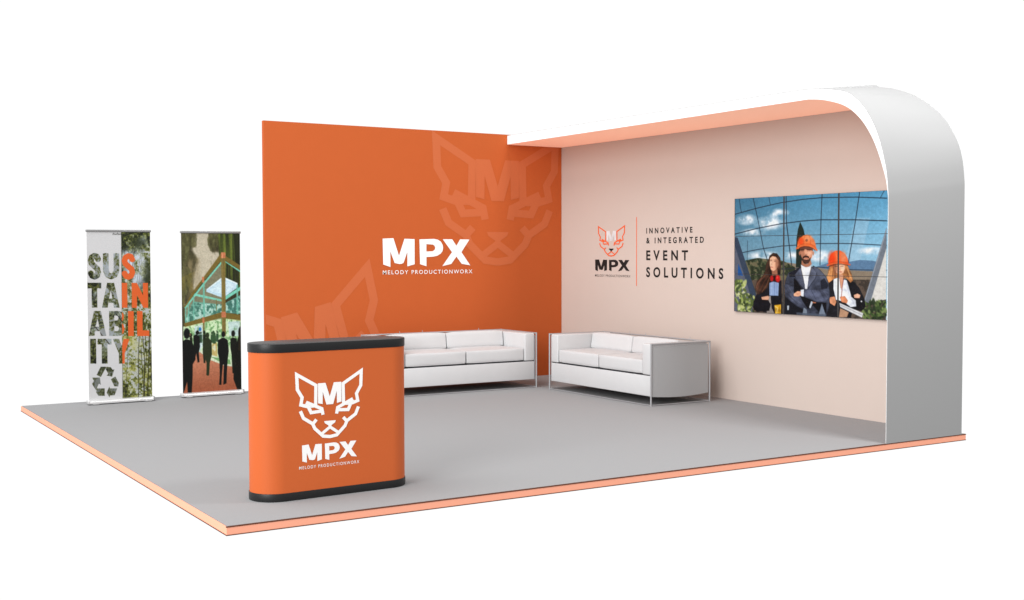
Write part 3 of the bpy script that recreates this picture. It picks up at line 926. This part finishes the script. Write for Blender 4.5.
aA(140, 252, 362, 520, 0)
bx_(266, 301, 362, 520)
U_(P.mask_poly([(329, 362), (362, 362), (400, 440), (400, 362), (432, 362), (432, 520), (402, 520), (362, 438), (362, 520), (329, 520)]))
aA(55, 166, 541, 700, 0)
U_(P.mask_poly([(184, 541), (245, 541), (268, 548), (278, 566), (277, 590), (262, 614), (276, 630), (282, 654), (276, 680), (258, 697), (240, 700), (184, 700)]))
mask = mask * (1 - P.mask_poly([(217, 570), (238, 572), (244, 584), (238, 600), (217, 602)])) * (1 - P.mask_poly([(217, 636), (240, 638), (248, 652), (240, 668), (217, 670)]))
bx_(304, 340, 541, 700)
bx_(361, 396, 541, 700); bx_(361, 438, 664, 700)
bx_(63, 101, 718, 876)
bx_(110, 198, 718, 754); bx_(136, 172, 718, 876)
U_(P.mask_poly([(206, 718), (246, 718), (262, 762), (276, 718), (312, 718), (281, 812), (281, 876), (244, 876), (244, 812)]))
ml = mask * (1 - right)
mr = mask * right
P.a = P.a * (1 - ml[..., None]) + P2.a * ml[..., None]
P.put(mr, (220, 98, 44), 1.0)
# recycling arrows
rec = np.zeros((BH, BW))
for pts in ([(128, 896), (165, 896), (150, 922), (128, 962), (102, 948)], [(166, 896), (192, 899), (204, 916), (214, 912), (200, 960), (164, 952), (176, 942), (160, 912)],
            [(74, 966), (122, 964), (128, 1012), (116, 1004), (106, 1022), (98, 1048), (72, 1006), (84, 986)], [(102, 1034), (152, 1034), (152, 1082), (112, 1082), (98, 1060)],
            [(192, 976), (220, 958), (242, 1000), (238, 1022), (214, 1022)], [(164, 1062), (182, 1022), (184, 1034), (232, 1034), (214, 1078), (184, 1080), (184, 1094)]):
    rec = np.maximum(rec, P.mask_poly(pts))
DK = forest(BW, BH, 61) * .42 + np.array((24, 26, 22.))
tmp = Paint(BW, BH, H1); tmp.a = DK
for k_ in range(9):
    tmp.line([(60 + k_ * 22, 1090), (120 + k_ * 22, 890)], 1.3, (120, 124, 112) if k_ % 2 else (30, 34, 28), .55)
P.a = P.a * (1 - rec[..., None]) + tmp.a * rec[..., None]
for k_ in range(12):
    x = 212 + k_ * 9
    P.line([(x, 58), (x + 4, 50 if k_ % 3 else 46), (x + 8, 57)], 1.1, (36, 36, 30), .8)
P.line([(274, 1078), (440, 1070)], 1.5, (46, 48, 30), .5)
P.a += (np.random.RandomState(2).rand(BH, BW, 1) - .5) * 3
sheet_one = P.a.copy()

# sheet two: glazed pavilion in a misty forest, people on a terracotta floor
H2 = homography([(38, 45), (410, 45), (45, 1060), (413, 1040)], [(0, 0), (1, 0), (0, 1), (1, 1)])
P = Paint(BW, BH, H2)
n_ = fbm(BW, BH, 14, 10, 100, 4)[..., None]
P.a = np.array((72, 68, 42.)) * (.6 + .8 * n_)
fog = Paint(BW, BH, H2, (0, 0, 0))
fog.poly([(135, 40), (212, 40), (210, 120), (235, 170), (290, 170), (240, 260), (170, 350), (110, 420), (120, 320), (150, 220), (110, 150)], (255, 255, 255))
fm = blur(fog.a, 34)[..., 0] / 255
fm = np.clip(fm * 1.3 + (fbm(BW, BH, 12, 20, 240, 4) - .5) * .9 * (fm > .02), 0, 1)
P.put(fm, (200, 192, 170), .95)
fog.a[:] = 0; fog.poly([(38, 240), (150, 200), (160, 360), (60, 520), (38, 520)], (255, 255, 255))
P.put(blur(fog.a, 40)[..., 0] / 255 * np.clip(n_[..., 0] * 2 - .3, 0, 1), (150, 134, 100), .6)
tx = fbm(BW, BH, 26, 30, 210, 4)
soft = Paint(BW, BH, H2, (0, 0, 0))
for pts_ in ([(38, 40), (132, 40), (140, 90), (128, 135), (92, 150), (80, 240), (110, 330), (60, 470), (38, 520)], [(206, 40), (276, 40), (268, 120), (242, 172), (222, 160), (204, 110)]):
    soft.poly(pts_, (255, 255, 255))
sm = blur(soft.a, 16)[..., 0] / 255
sm = np.clip(sm * 2.0 - .5 + (fbm(BW, BH, 16, 24, 230, 4) - .5) * 2.4, 0, 1)
P.put(sm * np.clip(.35 + tx, 0, 1), (80, 80, 46), .85)
P.put(sm * np.clip(tx * 5 - 2.6, 0, 1), (128, 128, 86), .55)
P.put(sm * np.clip(2.1 - tx * 5, 0, 1), (44, 42, 24), .6)
P.line([(240, 130), (252, 185)], 1.2, (84, 80, 62), .7); P.line([(228, 150), (238, 175)], 1.0, (90, 84, 66), .6)
tr = P.mask_poly([(272, 44), (410, 44), (410, 420), (300, 420), (276, 170)])
st = fbm(BW, BH, 34, 4, 140, 3)
P.put(tr, (58, 70, 26), .9)
P.put(tr * np.clip(st * 4 - 1.9, 0, 1), (116, 132, 52), .8)
P.put(tr * np.clip(1.7 - st * 4, 0, 1), (22, 26, 14), .9)
P.put(P.mask_poly([(370, 44), (410, 44), (410, 250), (380, 250)]), (24, 28, 14), .7)
P.put(P.mask_poly([(38, 45), (130, 45), (138, 130), (100, 150), (70, 330), (38, 420)]) * np.clip(st * 3 - 1, 0, 1), (96, 88, 58), .6)
P.put(P.mask_poly([(38, 330), (120, 290), (130, 400), (50, 520), (38, 520)]) * np.clip(n_[..., 0] * 3 - 1.1, 0, 1), (128, 112, 48), .5)
# upper storey behind glass
gl = P.mask_poly([(292, 225), (292, 560), (70, 640), (58, 560), (62, 510)])
P.put(gl, (150, 148, 122), .72)
gr_ = P.mask_poly([(316, 215), (410, 290), (410, 570), (316, 560)])
P.put(gr_ * np.clip(1.6 - st * 2.2, 0, 1), (34, 36, 22), .8)
P.poly([(300, 322), (392, 364), (392, 392), (318, 446), (290, 455), (195, 418), (196, 404)], (196, 226, 240))
P.poly([(300, 322), (392, 364), (392, 372), (300, 336), (200, 408), (196, 404)], (226, 244, 250))
P.poly([(300, 345), (380, 378), (330, 420), (290, 432), (220, 410)], (214, 236, 246), .8)
TEAL = (126, 214, 190)
P.poly([(120, 428), (170, 440), (290, 468), (290, 480), (120, 444)], TEAL, .9)
P.poly([(112, 480), (290, 500), (290, 560), (80, 640), (60, 600)], (96, 176, 160), .72)
P.poly([(316, 448), (410, 386), (410, 408), (316, 470)], TEAL)
P.poly([(316, 490), (410, 440), (410, 560), (316, 552)], (110, 190, 180), .8)
tn = fbm(BW, BH, 30, 60, 150, 3)
for gm in (P.mask_poly([(112, 490), (290, 500), (290, 555), (80, 630), (60, 600)]), P.mask_poly([(316, 490), (410, 450), (410, 556), (316, 550)])):
    P.put(gm * (tn > .55), (206, 236, 226), .7)
    P.put(gm * (tn < .42), (52, 98, 86), .7)
P.line([(292, 232), (180, 368), (64, 520)], 4.5, TEAL, .95)
P.line([(318, 224), (410, 288)], 5.5, TEAL, .95)
for x, y0, y1 in ((180, 352, 590), (116, 430, 612), (82, 480, 625), (66, 510, 635), (390, 380, 560)):
    P.line([(x, y0), (x, y1)], 5.0 if x in (180, 390) else 3.2, (112, 186, 164), .95)
P.line([(258, 470), (258, 540)], 1.6, (120, 110, 50)); P.line([(60, 500), (180, 510)], 2, (120, 180, 160), .8)
OL = (118, 100, 44)
P.poly([(290, 172), (294, 218), (172, 358), (66, 512), (52, 520), (110, 420), (176, 330)], OL)
P.poly([(312, 186), (410, 252), (410, 282), (312, 220)], OL)
P.line([(312, 220), (410, 282)], 1.2, (70, 60, 24))
# lower storey
P.poly([(50, 640), (290, 590), (410, 600), (410, 880), (240, 850), (150, 800), (50, 830)], (188, 226, 172))
P.put(P.mask_poly([(50, 640), (290, 590), (410, 600), (410, 870), (50, 830)]) * (tn > .53), (222, 238, 204), .7)
P.put(P.mask_poly([(50, 640), (290, 590), (410, 600), (410, 760), (50, 760)]) * (tn < .42), (92, 140, 84), .7)
P.poly([(330, 610), (404, 606), (404, 700), (338, 700)], (196, 222, 226), .8)
P.poly([(120, 640), (170, 628), (170, 760), (150, 800), (122, 770)], (206, 226, 230), .9)
P.blob((154, 656), 9, 12, (40, 120, 190), 1, .4)
P.line([(80, 690), (60, 700)], 4, (220, 226, 180), .8)
# terracotta floor
P.poly([(38, 800), (110, 790), (150, 800), (220, 850), (300, 885), (413, 905), (413, 1060), (38, 1062)], (190, 122, 92))
gv = np.clip((P.V - .82) / .18, 0, 1)
P.put(P.mask_poly([(38, 800), (110, 790), (150, 800), (220, 850), (300, 885), (413, 905), (413, 1060), (38, 1062)]) * gv, (150, 78, 50), .85)
P.poly([(150, 800), (160, 790), (330, 860), (413, 880), (413, 905), (300, 885), (220, 852)], (214, 226, 196))
P.poly([(228, 738), (260, 740), (262, 830), (228, 820)], (198, 178, 112))
P.poly([(218, 830), (340, 850), (346, 880), (300, 876)], (92, 150, 84), .8)
P.poly([(56, 618), (290, 548), (290, 584), (60, 642)], OL)
P.poly([(316, 552), (410, 566), (410, 602), (316, 588)], OL)
P.line([(290, 586), (60, 644)], 1.4, (210, 222, 170), .8); P.line([(316, 590), (410, 604)], 1.4, (206, 220, 150), .8)
P.poly([(290, 190), (316, 190), (316, 700), (292, 700)], (124, 108, 54))
P.line([(296, 200), (297, 700)], 1.2, (156, 140, 84), .8)
P.poly([(172, 590), (184, 588), (184, 690), (172, 690)], (120, 112, 60))
for x, y in ((303, 186), (303, 564), (176, 342), (176, 598)):
    w_ = 14 if x > 200 else 6
    P.poly([(x - w_, y - 18), (x + w_, y - 18), (x + w_, y + 18), (x - w_, y + 18)], (196, 120, 82))
P.line([(297, 170), (297, 205)], 1.5, (246, 176, 130), .9)


def figure(body, head, col, o=505):
    P.poly([(x, y + o) for x, y in body], col)
    P.blob((head[0], head[1] + o), head[2], head[3], col, 1, .25)


BKC = (12, 15, 12)
rq = random.Random(12)
for _ in range(46):
    x, y = rq.uniform(66, 400), rq.uniform(655, 800)
    P.blob((x, y), rq.uniform(3, 9), rq.uniform(3, 14), rq.choice([(228, 240, 220), (120, 168, 108), (92, 142, 84), (206, 224, 190), (150, 190, 140)]), .6, .6)
for x in (228, 246, 262, 150, 160, 130):
    y = rq.uniform(672, 690)
    P.blob((x, y), 5, 8, (28, 46, 30), .9, .4)
    P.poly([(x - 8, y + 10), (x + 8, y + 10), (x + 7, y + 62), (x - 7, y + 62)], (30, 58, 36), .85)
figure([(172, 185), (190, 185), (190, 300), (186, 365), (176, 365), (170, 290)], (181, 172, 8, 13), (26, 36, 22))
figure([(226, 185), (250, 180), (256, 225), (240, 245), (226, 230)], (238, 172, 8, 11), (52, 84, 50))
figure([(88, 205), (106, 200), (110, 270), (100, 280)], (96, 190, 10, 14), (30, 34, 20))
figure([(112, 192), (132, 184), (150, 196), (154, 260), (146, 300), (150, 358), (138, 362), (130, 300), (122, 345), (110, 335), (114, 270)], (138, 172, 10, 14), BKC)
figure([(172, 222), (192, 205), (208, 205), (226, 226), (228, 310), (214, 365), (210, 436), (204, 448), (192, 440), (194, 365), (176, 305)], (200, 190, 12, 18), (38, 48, 26))
figure([(344, 212), (360, 204), (384, 212), (388, 262), (378, 330), (372, 432), (356, 432), (350, 310), (344, 270)], (362, 180, 12, 21), (18, 22, 14))
figure([(266, 222), (292, 206), (306, 206), (328, 222), (334, 290), (326, 350), (320, 440), (318, 494), (298, 504), (302, 376), (296, 376), (288, 450), (286, 504), (272, 504), (276, 440), (274, 345), (264, 300)], (300, 184, 12, 19), BKC)
P.line([(300, 208), (303, 250)], 1.2, (52, 66, 60), .7)
figure([(45, 228), (62, 214), (84, 216), (104, 230), (116, 262), (126, 340), (108, 372), (106, 460), (100, 558), (76, 560), (72, 480), (58, 530), (45, 560)], (72, 178, 20, 34), (10, 12, 10))
P.blob((92, 690), 5, 8, (150, 110, 84), .7, .5)
figure([(415, 146), (402, 156), (394, 200), (384, 240), (372, 270), (370, 320), (376, 370), (362, 440), (362, 470), (384, 532), (415, 536)], (408, 176, 14, 40), (14, 16, 10))
P.put(P.mask_poly([(402, 665), (415, 655), (415, 800), (392, 790)]), (44, 38, 20), .7)
P.a = blur(P.a, 1)
P.a *= 1.02 + .2 * (fbm(BW, BH, 50, 120, 170, 3)[..., None] - .5) * 1.2
P.a += (np.random.RandomState(3).rand(BH, BW, 1) - .5) * 8
sheet_two = P.a

roll_up('roll-up banner with SUSTAINABILITY letters, half white and half forest photo', 0.560, 1.156, 5.645, 1.655, sheet_one, math.radians(0.5))
roll_up('roll-up banner with picture of dark suited people before a glazed pavilion', 1.482, 2.092, 5.74, 1.650, sheet_two, math.radians(2.0))

# ------------------------------------------------------------------ promotion counter
CX0, CX1, CR, CZ = 0.339, 1.343, 0.15, 0.915
cw = (CX1 - CX0) / 2
ctr = thing('counter', 'oval orange promotion counter with white cat emblem and black bands at the carpet front', 'counter',
            ((CX0 + CX1) / 2, 0.447 + CR, 0), math.radians(2.6))


def stadium(r, hw):
    pts = []
    n = 28
    for i in range(n + 1):
        q = -math.pi / 2 + math.pi * i / n
        pts.append((hw - CR + r * math.cos(q), r * math.sin(q)))
    for i in range(n + 1):
        q = math.pi / 2 + math.pi * i / n
        pts.append((-hw + CR + r * math.cos(q), r * math.sin(q)))
    return pts


def shaped(r, z0, z1, bev=0.0):
    bm = prism(stadium(r, cw), z0, z1)
    if bev:
        es = [e for e in bm.edges if abs(e.verts[0].co.z - e.verts[1].co.z) < 1e-6]
        bmesh.ops.bevel(bm, geom=es, offset=bev, segments=2, profile=0.5, affect='EDGES')
    return bm


obj('wrap', shaped(CR - 0.002, 0.046, CZ - 0.049), M_SHELL, ctr, smooth=True)
obj('top', shaped(CR + 0.002, CZ - 0.051, CZ, 0.003), M_BAND, ctr, smooth=True)
obj('plinth', shaped(CR + 0.002, 0.001, 0.048, 0.003), M_BAND, ctr, smooth=True)


def on_counter(u, v, h):
    return (u, -(CR - 0.002) - h, v)


decal('emblem', xf(emblem(17.0), lambda p: (-0.066 + p[0] * 0.001225, 0.548 + p[1] * 0.00113)), on_counter, M_WHITEINK, ctr)
decal('wordmark', xf(wordmark(), lambda p: (-0.246 + (p[0] - 78) / 860 * 0.357, 0.319 + (p[1] + 80) / 270 * 0.105)), on_counter, M_WHITEINK, ctr)
decal('lettering', [fit(text_mesh('MELODY PRODUCTIONWORX', 1.35, 0.003), -0.265, 0.126, 0.177, 0.195)], on_counter, M_WHITEINK, ctr)

# ------------------------------------------------------------------ sofas
SL, SD = 1.72, 0.735


def cushion(x0, x1, y0, y1, z0, z1, bev=0.018, puff=0.008):
    bm = bmesh.new()
    add_box(bm, x0, x1, y0, y1, z0, z1)
    bmesh.ops.subdivide_edges(bm, edges=list(bm.edges), cuts=7, use_grid_fill=True)
    cx, cy, cz = (x0 + x1) / 2, (y0 + y1) / 2, (z0 + z1) / 2
    hx, hy, hz = (x1 - x0) / 2, (y1 - y0) / 2, (z1 - z0) / 2
    for vtx in bm.verts:
        p = vtx.co
        # pull the edges in to round them, let the middles bulge a little
        d = Vector((max(abs(p.x - cx) - (hx - bev), 0), max(abs(p.y - cy) - (hy - bev), 0), max(abs(p.z - cz) - (hz - bev), 0)))
        q = Vector((min(max(p.x, cx - hx + bev), cx + hx - bev), min(max(p.y, cy - hy + bev), cy + hy - bev), min(max(p.z, cz - hz + bev), cz + hz - bev)))
        s = Vector((math.copysign(1, p.x - cx), math.copysign(1, p.y - cy), math.copysign(1, p.z - cz)))
        if d.length > 1e-9:
            dd = d.normalized() * bev
            vtx.co = q + Vector((dd.x * s.x, dd.y * s.y, dd.z * s.z))
        a_ = (1 - ((p.x - cx) / hx) ** 2) * (1 - ((p.y - cy) / hy) ** 2)
        vtx.co.z += puff * max(0, a_) * (1 if p.z > cz else 0)
        f_ = (1 - ((p.x - cx) / hx) ** 2) * (1 - ((p.z - cz) / hz) ** 2)
        vtx.co.y -= puff * 0.6 * max(0, f_) * (1 if p.y < cy else 0)
    return bm


def make_sofa(label, loc, rz):
    r = thing('sofa', label, 'sofa', loc, rz, 'white two-seat sofas in the booth corner')
    hw = SL / 2
    X = lambda a_: a_ - hw
    R_ = 0.0085
    # chrome frame
    bm = bmesh.new()
    zt = 0.578
    for x in (X(R_), X(SL - R_)):
        add_tube(bm, (x, R_, zt), (x, SD - R_, zt), R_)
        add_tube(bm, (x, R_, 0.007), (x, SD - R_, 0.007), 0.005)
    add_tube(bm, (X(R_), SD - R_, zt), (X(SL - R_), SD - R_, zt), R_)
    add_tube(bm, (X(R_), SD - R_, 0.007), (X(SL - R_), SD - R_, 0.007), 0.005)
    add_tube(bm, (X(R_), R_, 0.006), (X(SL - R_), R_, 0.006), 0.004)
    obj('frame', bm, M_CHROME, r, smooth=True)
    for x in (X(R_), X(SL - R_)):
        for y in (R_, SD - R_):
            obj('leg', add_tube(bmesh.new(), (x, y, 0.0), (x, y, zt + R_), R_), M_CHROME, r, smooth=True)
    # base, backrest
    obj('base', box(X(0.028), X(SL - 0.028), 0.016, SD - 0.03, 0.088, 0.280, 0.006), M_LEATHER, r, smooth=True)
    obj('seam', box(X(0.034), X(SL - 0.034), 0.024, SD - 0.04, 0.2805, 0.2875), M_SEAM, r)
    obj('backrest', box(X(0.155), X(SL - 0.155), SD - 0.155, SD - 0.03, 0.288, 0.567, 0.012), M_LEATHER, r, smooth=True)
    for s_ in (0, 1):
        xa, xb = (X(0.027), X(0.150)) if s_ == 0 else (X(SL - 0.150), X(SL - 0.027))
        obj('armrest', box(xa, xb, 0.014, SD - 0.03, 0.288, 0.580, 0.012, 4), M_LEATHER, r, smooth=True)
        # outer side panel with a slightly sagging lower edge
        xo = X(0.012) if s_ == 0 else X(SL - 0.012)
        bm = bmesh.new()
        n = 12
        sgn = -1 if s_ == 0 else 1
        lo, hi, lo2, hi2 = [], [], [], []
        for i in range(n + 1):
            y = 0.026 + (SD - 0.052) * i / n
            zb_ = 0.086 - 0.018 * math.sin(math.pi * i / n)
            lo.append(bm.verts.new((xo, y, zb_))); hi.append(bm.verts.new((xo, y, 0.556)))
            lo2.append(bm.verts.new((xo - sgn * 0.013, y, zb_))); hi2.append(bm.verts.new((xo - sgn * 0.013, y, 0.556)))
        for i in range(n):
            bm.faces.new((lo[i], lo[i + 1], hi[i + 1], hi[i])); bm.faces.new((lo2[i], hi2[i], hi2[i + 1], lo2[i + 1]))
            bm.faces.new((lo[i], lo2[i], lo2[i + 1], lo[i + 1])); bm.faces.new((hi[i], hi[i + 1], hi2[i + 1], hi2[i]))
        bm.faces.new((lo[0], hi[0], hi2[0], lo2[0])); bm.faces.new((lo[n], lo2[n], hi2[n], hi[n]))
        bmesh.ops.recalc_face_normals(bm, faces=bm.faces)
        obj('side_panel', bm, M_SIDE, r)
    mid = SL / 2
    for xa, xb in ((X(0.156), X(mid - 0.0035)), (X(mid + 0.0035), X(SL - 0.156))):
        obj('seat_cushion', cushion(xa, xb, 0.022, SD - 0.21, 0.290, 0.428), M_LEATHER, r, smooth=True)
        bm = cushion(xa, xb, 0, 0.145, 0, 0.175, 0.022, 0.006)
        bmesh.ops.rotate(bm, cent=(0, 0, 0), matrix=Matrix.Rotation(math.radians(-9), 3, 'X'), verts=bm.verts)
        bmesh.ops.translate(bm, vec=(0, SD - 0.312, 0.424), verts=bm.verts)
        obj('back_cushion', bm, M_LEATHER, r, smooth=True)
    for x in (0.45, 0.72, 1.42):
        obj('pin', add_tube(bmesh.new(), (X(x), SD - R_, zt), (X(x), SD - R_, zt + 0.028), 0.003, 6), M_CHROME, r)
    return r


make_sofa('white sofa standing along the orange wall, partly hidden by the orange counter', (4.947 - SL / 2, 4.578, 0), 0.0)
make_sofa('white sofa with shaded grey side panel standing along the beige wall', (4.960, 2.666 + SL / 2, 0), math.radians(-90))

# ------------------------------------------------------------------ light: a white studio with large soft lamps
w = bpy.data.worlds.new('World')
S.world = w
w.use_nodes = True
nt = w.node_tree
bg = nt.nodes['Background']
tc = nt.nodes.new('ShaderNodeTexCoord')


def dot(vec):
    n = nt.nodes.new('ShaderNodeVectorMath'); n.operation = 'DOT_PRODUCT'
    nt.links.new(tc.outputs['Generated'], n.inputs[0]); n.inputs[1].default_value = vec
    return n.outputs['Value']


def remap(s, a0, a1, b0, b1):
    n = nt.nodes.new('ShaderNodeMapRange'); n.interpolation_type = 'SMOOTHSTEP'; n.clamp = True
    nt.links.new(s, n.inputs['Value'])
    for k_, v_ in (('From Min', a0), ('From Max', a1), ('To Min', b0), ('To Max', b1)):
        n.inputs[k_].default_value = v_
    return n.outputs['Result']


rear = remap(dot((0, 0, 1)), -0.35, 0.75, 0.40, 0.72)     # the studio behind the viewer: darker low down
side = remap(dot((-1, 0, 0)), 0.2, 1.0, 0.0, 0.40)        # brighter on the left
add = nt.nodes.new('ShaderNodeMath'); add.operation = 'ADD'
nt.links.new(rear, add.inputs[0]); nt.links.new(side, add.inputs[1])
front = remap(dot((0.529, 0.849, 0)), 0.25, 0.6, 0.0, 1.0)  # the white cove behind the booth
mx = nt.nodes.new('ShaderNodeMix'); mx.data_type = 'FLOAT'
nt.links.new(front, mx.inputs['Factor'])
nt.links.new(add.outputs[0], mx.inputs['A']); mx.inputs['B'].default_value = 1.04
nt.links.new(mx.outputs['Result'], bg.inputs['Strength'])
bg.inputs['Color'].default_value = (1, 1, 1, 1)


def area(name, loc, target, size, power):
    l = bpy.data.lights.new(name, 'AREA')
    l.shape = 'SQUARE'; l.size = size; l.energy = power
    o = bpy.data.objects.new(name, l)
    COL.objects.link(o)
    o.location = loc
    o.rotation_euler = (Vector(target) - Vector(loc)).to_track_quat('-Z', 'Y').to_euler()
    return o


area('side_softbox', (-12.5, -7.0, 5.2), (3.5, 3.0, 1.0), 8.0, 2500)
area('top_softbox', (-2.6, 2.2, 9.6), (2.2, 3.2, 0.0), 7.0, 800)
area('added_panel_lamp', (5.2, -2.0, 5.2), (5.4, 0.2, 2.2), 1.0, 205)  # unseen lamp, added to grade the end panel from top to bottom

# ------------------------------------------------------------------ camera
cam = bpy.data.cameras.new('camera')
co = bpy.data.objects.new('camera', cam)
COL.objects.link(co)
S.camera = co
yaw, pitch, roll = -0.5573, -0.0398, -0.002
fw = Vector((-math.sin(yaw) * math.cos(pitch), math.cos(yaw) * math.cos(pitch), math.sin(pitch)))
rt = fw.cross(Vector((0, 0, 1))).normalized()
up = rt.cross(fw)
r2 = rt * math.cos(roll) + up * math.sin(roll)
u2 = -rt * math.sin(roll) + up * math.cos(roll)
co.matrix_world = Matrix(((r2.x, u2.x, -fw.x, -2.0496), (r2.y, u2.y, -fw.y, -6.1376), (r2.z, u2.z, -fw.z, 1.4422), (0, 0, 0, 1)))
cam.sensor_fit = 'HORIZONTAL'
cam.sensor_width = 36.0
cam.lens = 1203.69 / 1024 * 36.0
cam.clip_start = 0.05
cam.clip_end = 500

S.view_settings.view_transform = 'Standard'
S.view_settings.look = 'None'
S.view_settings.exposure = 0.0
S.view_settings.gamma = 1.0
S.render.film_transparent = False
S.cycles.max_bounces = 8
S.cycles.use_denoising = True
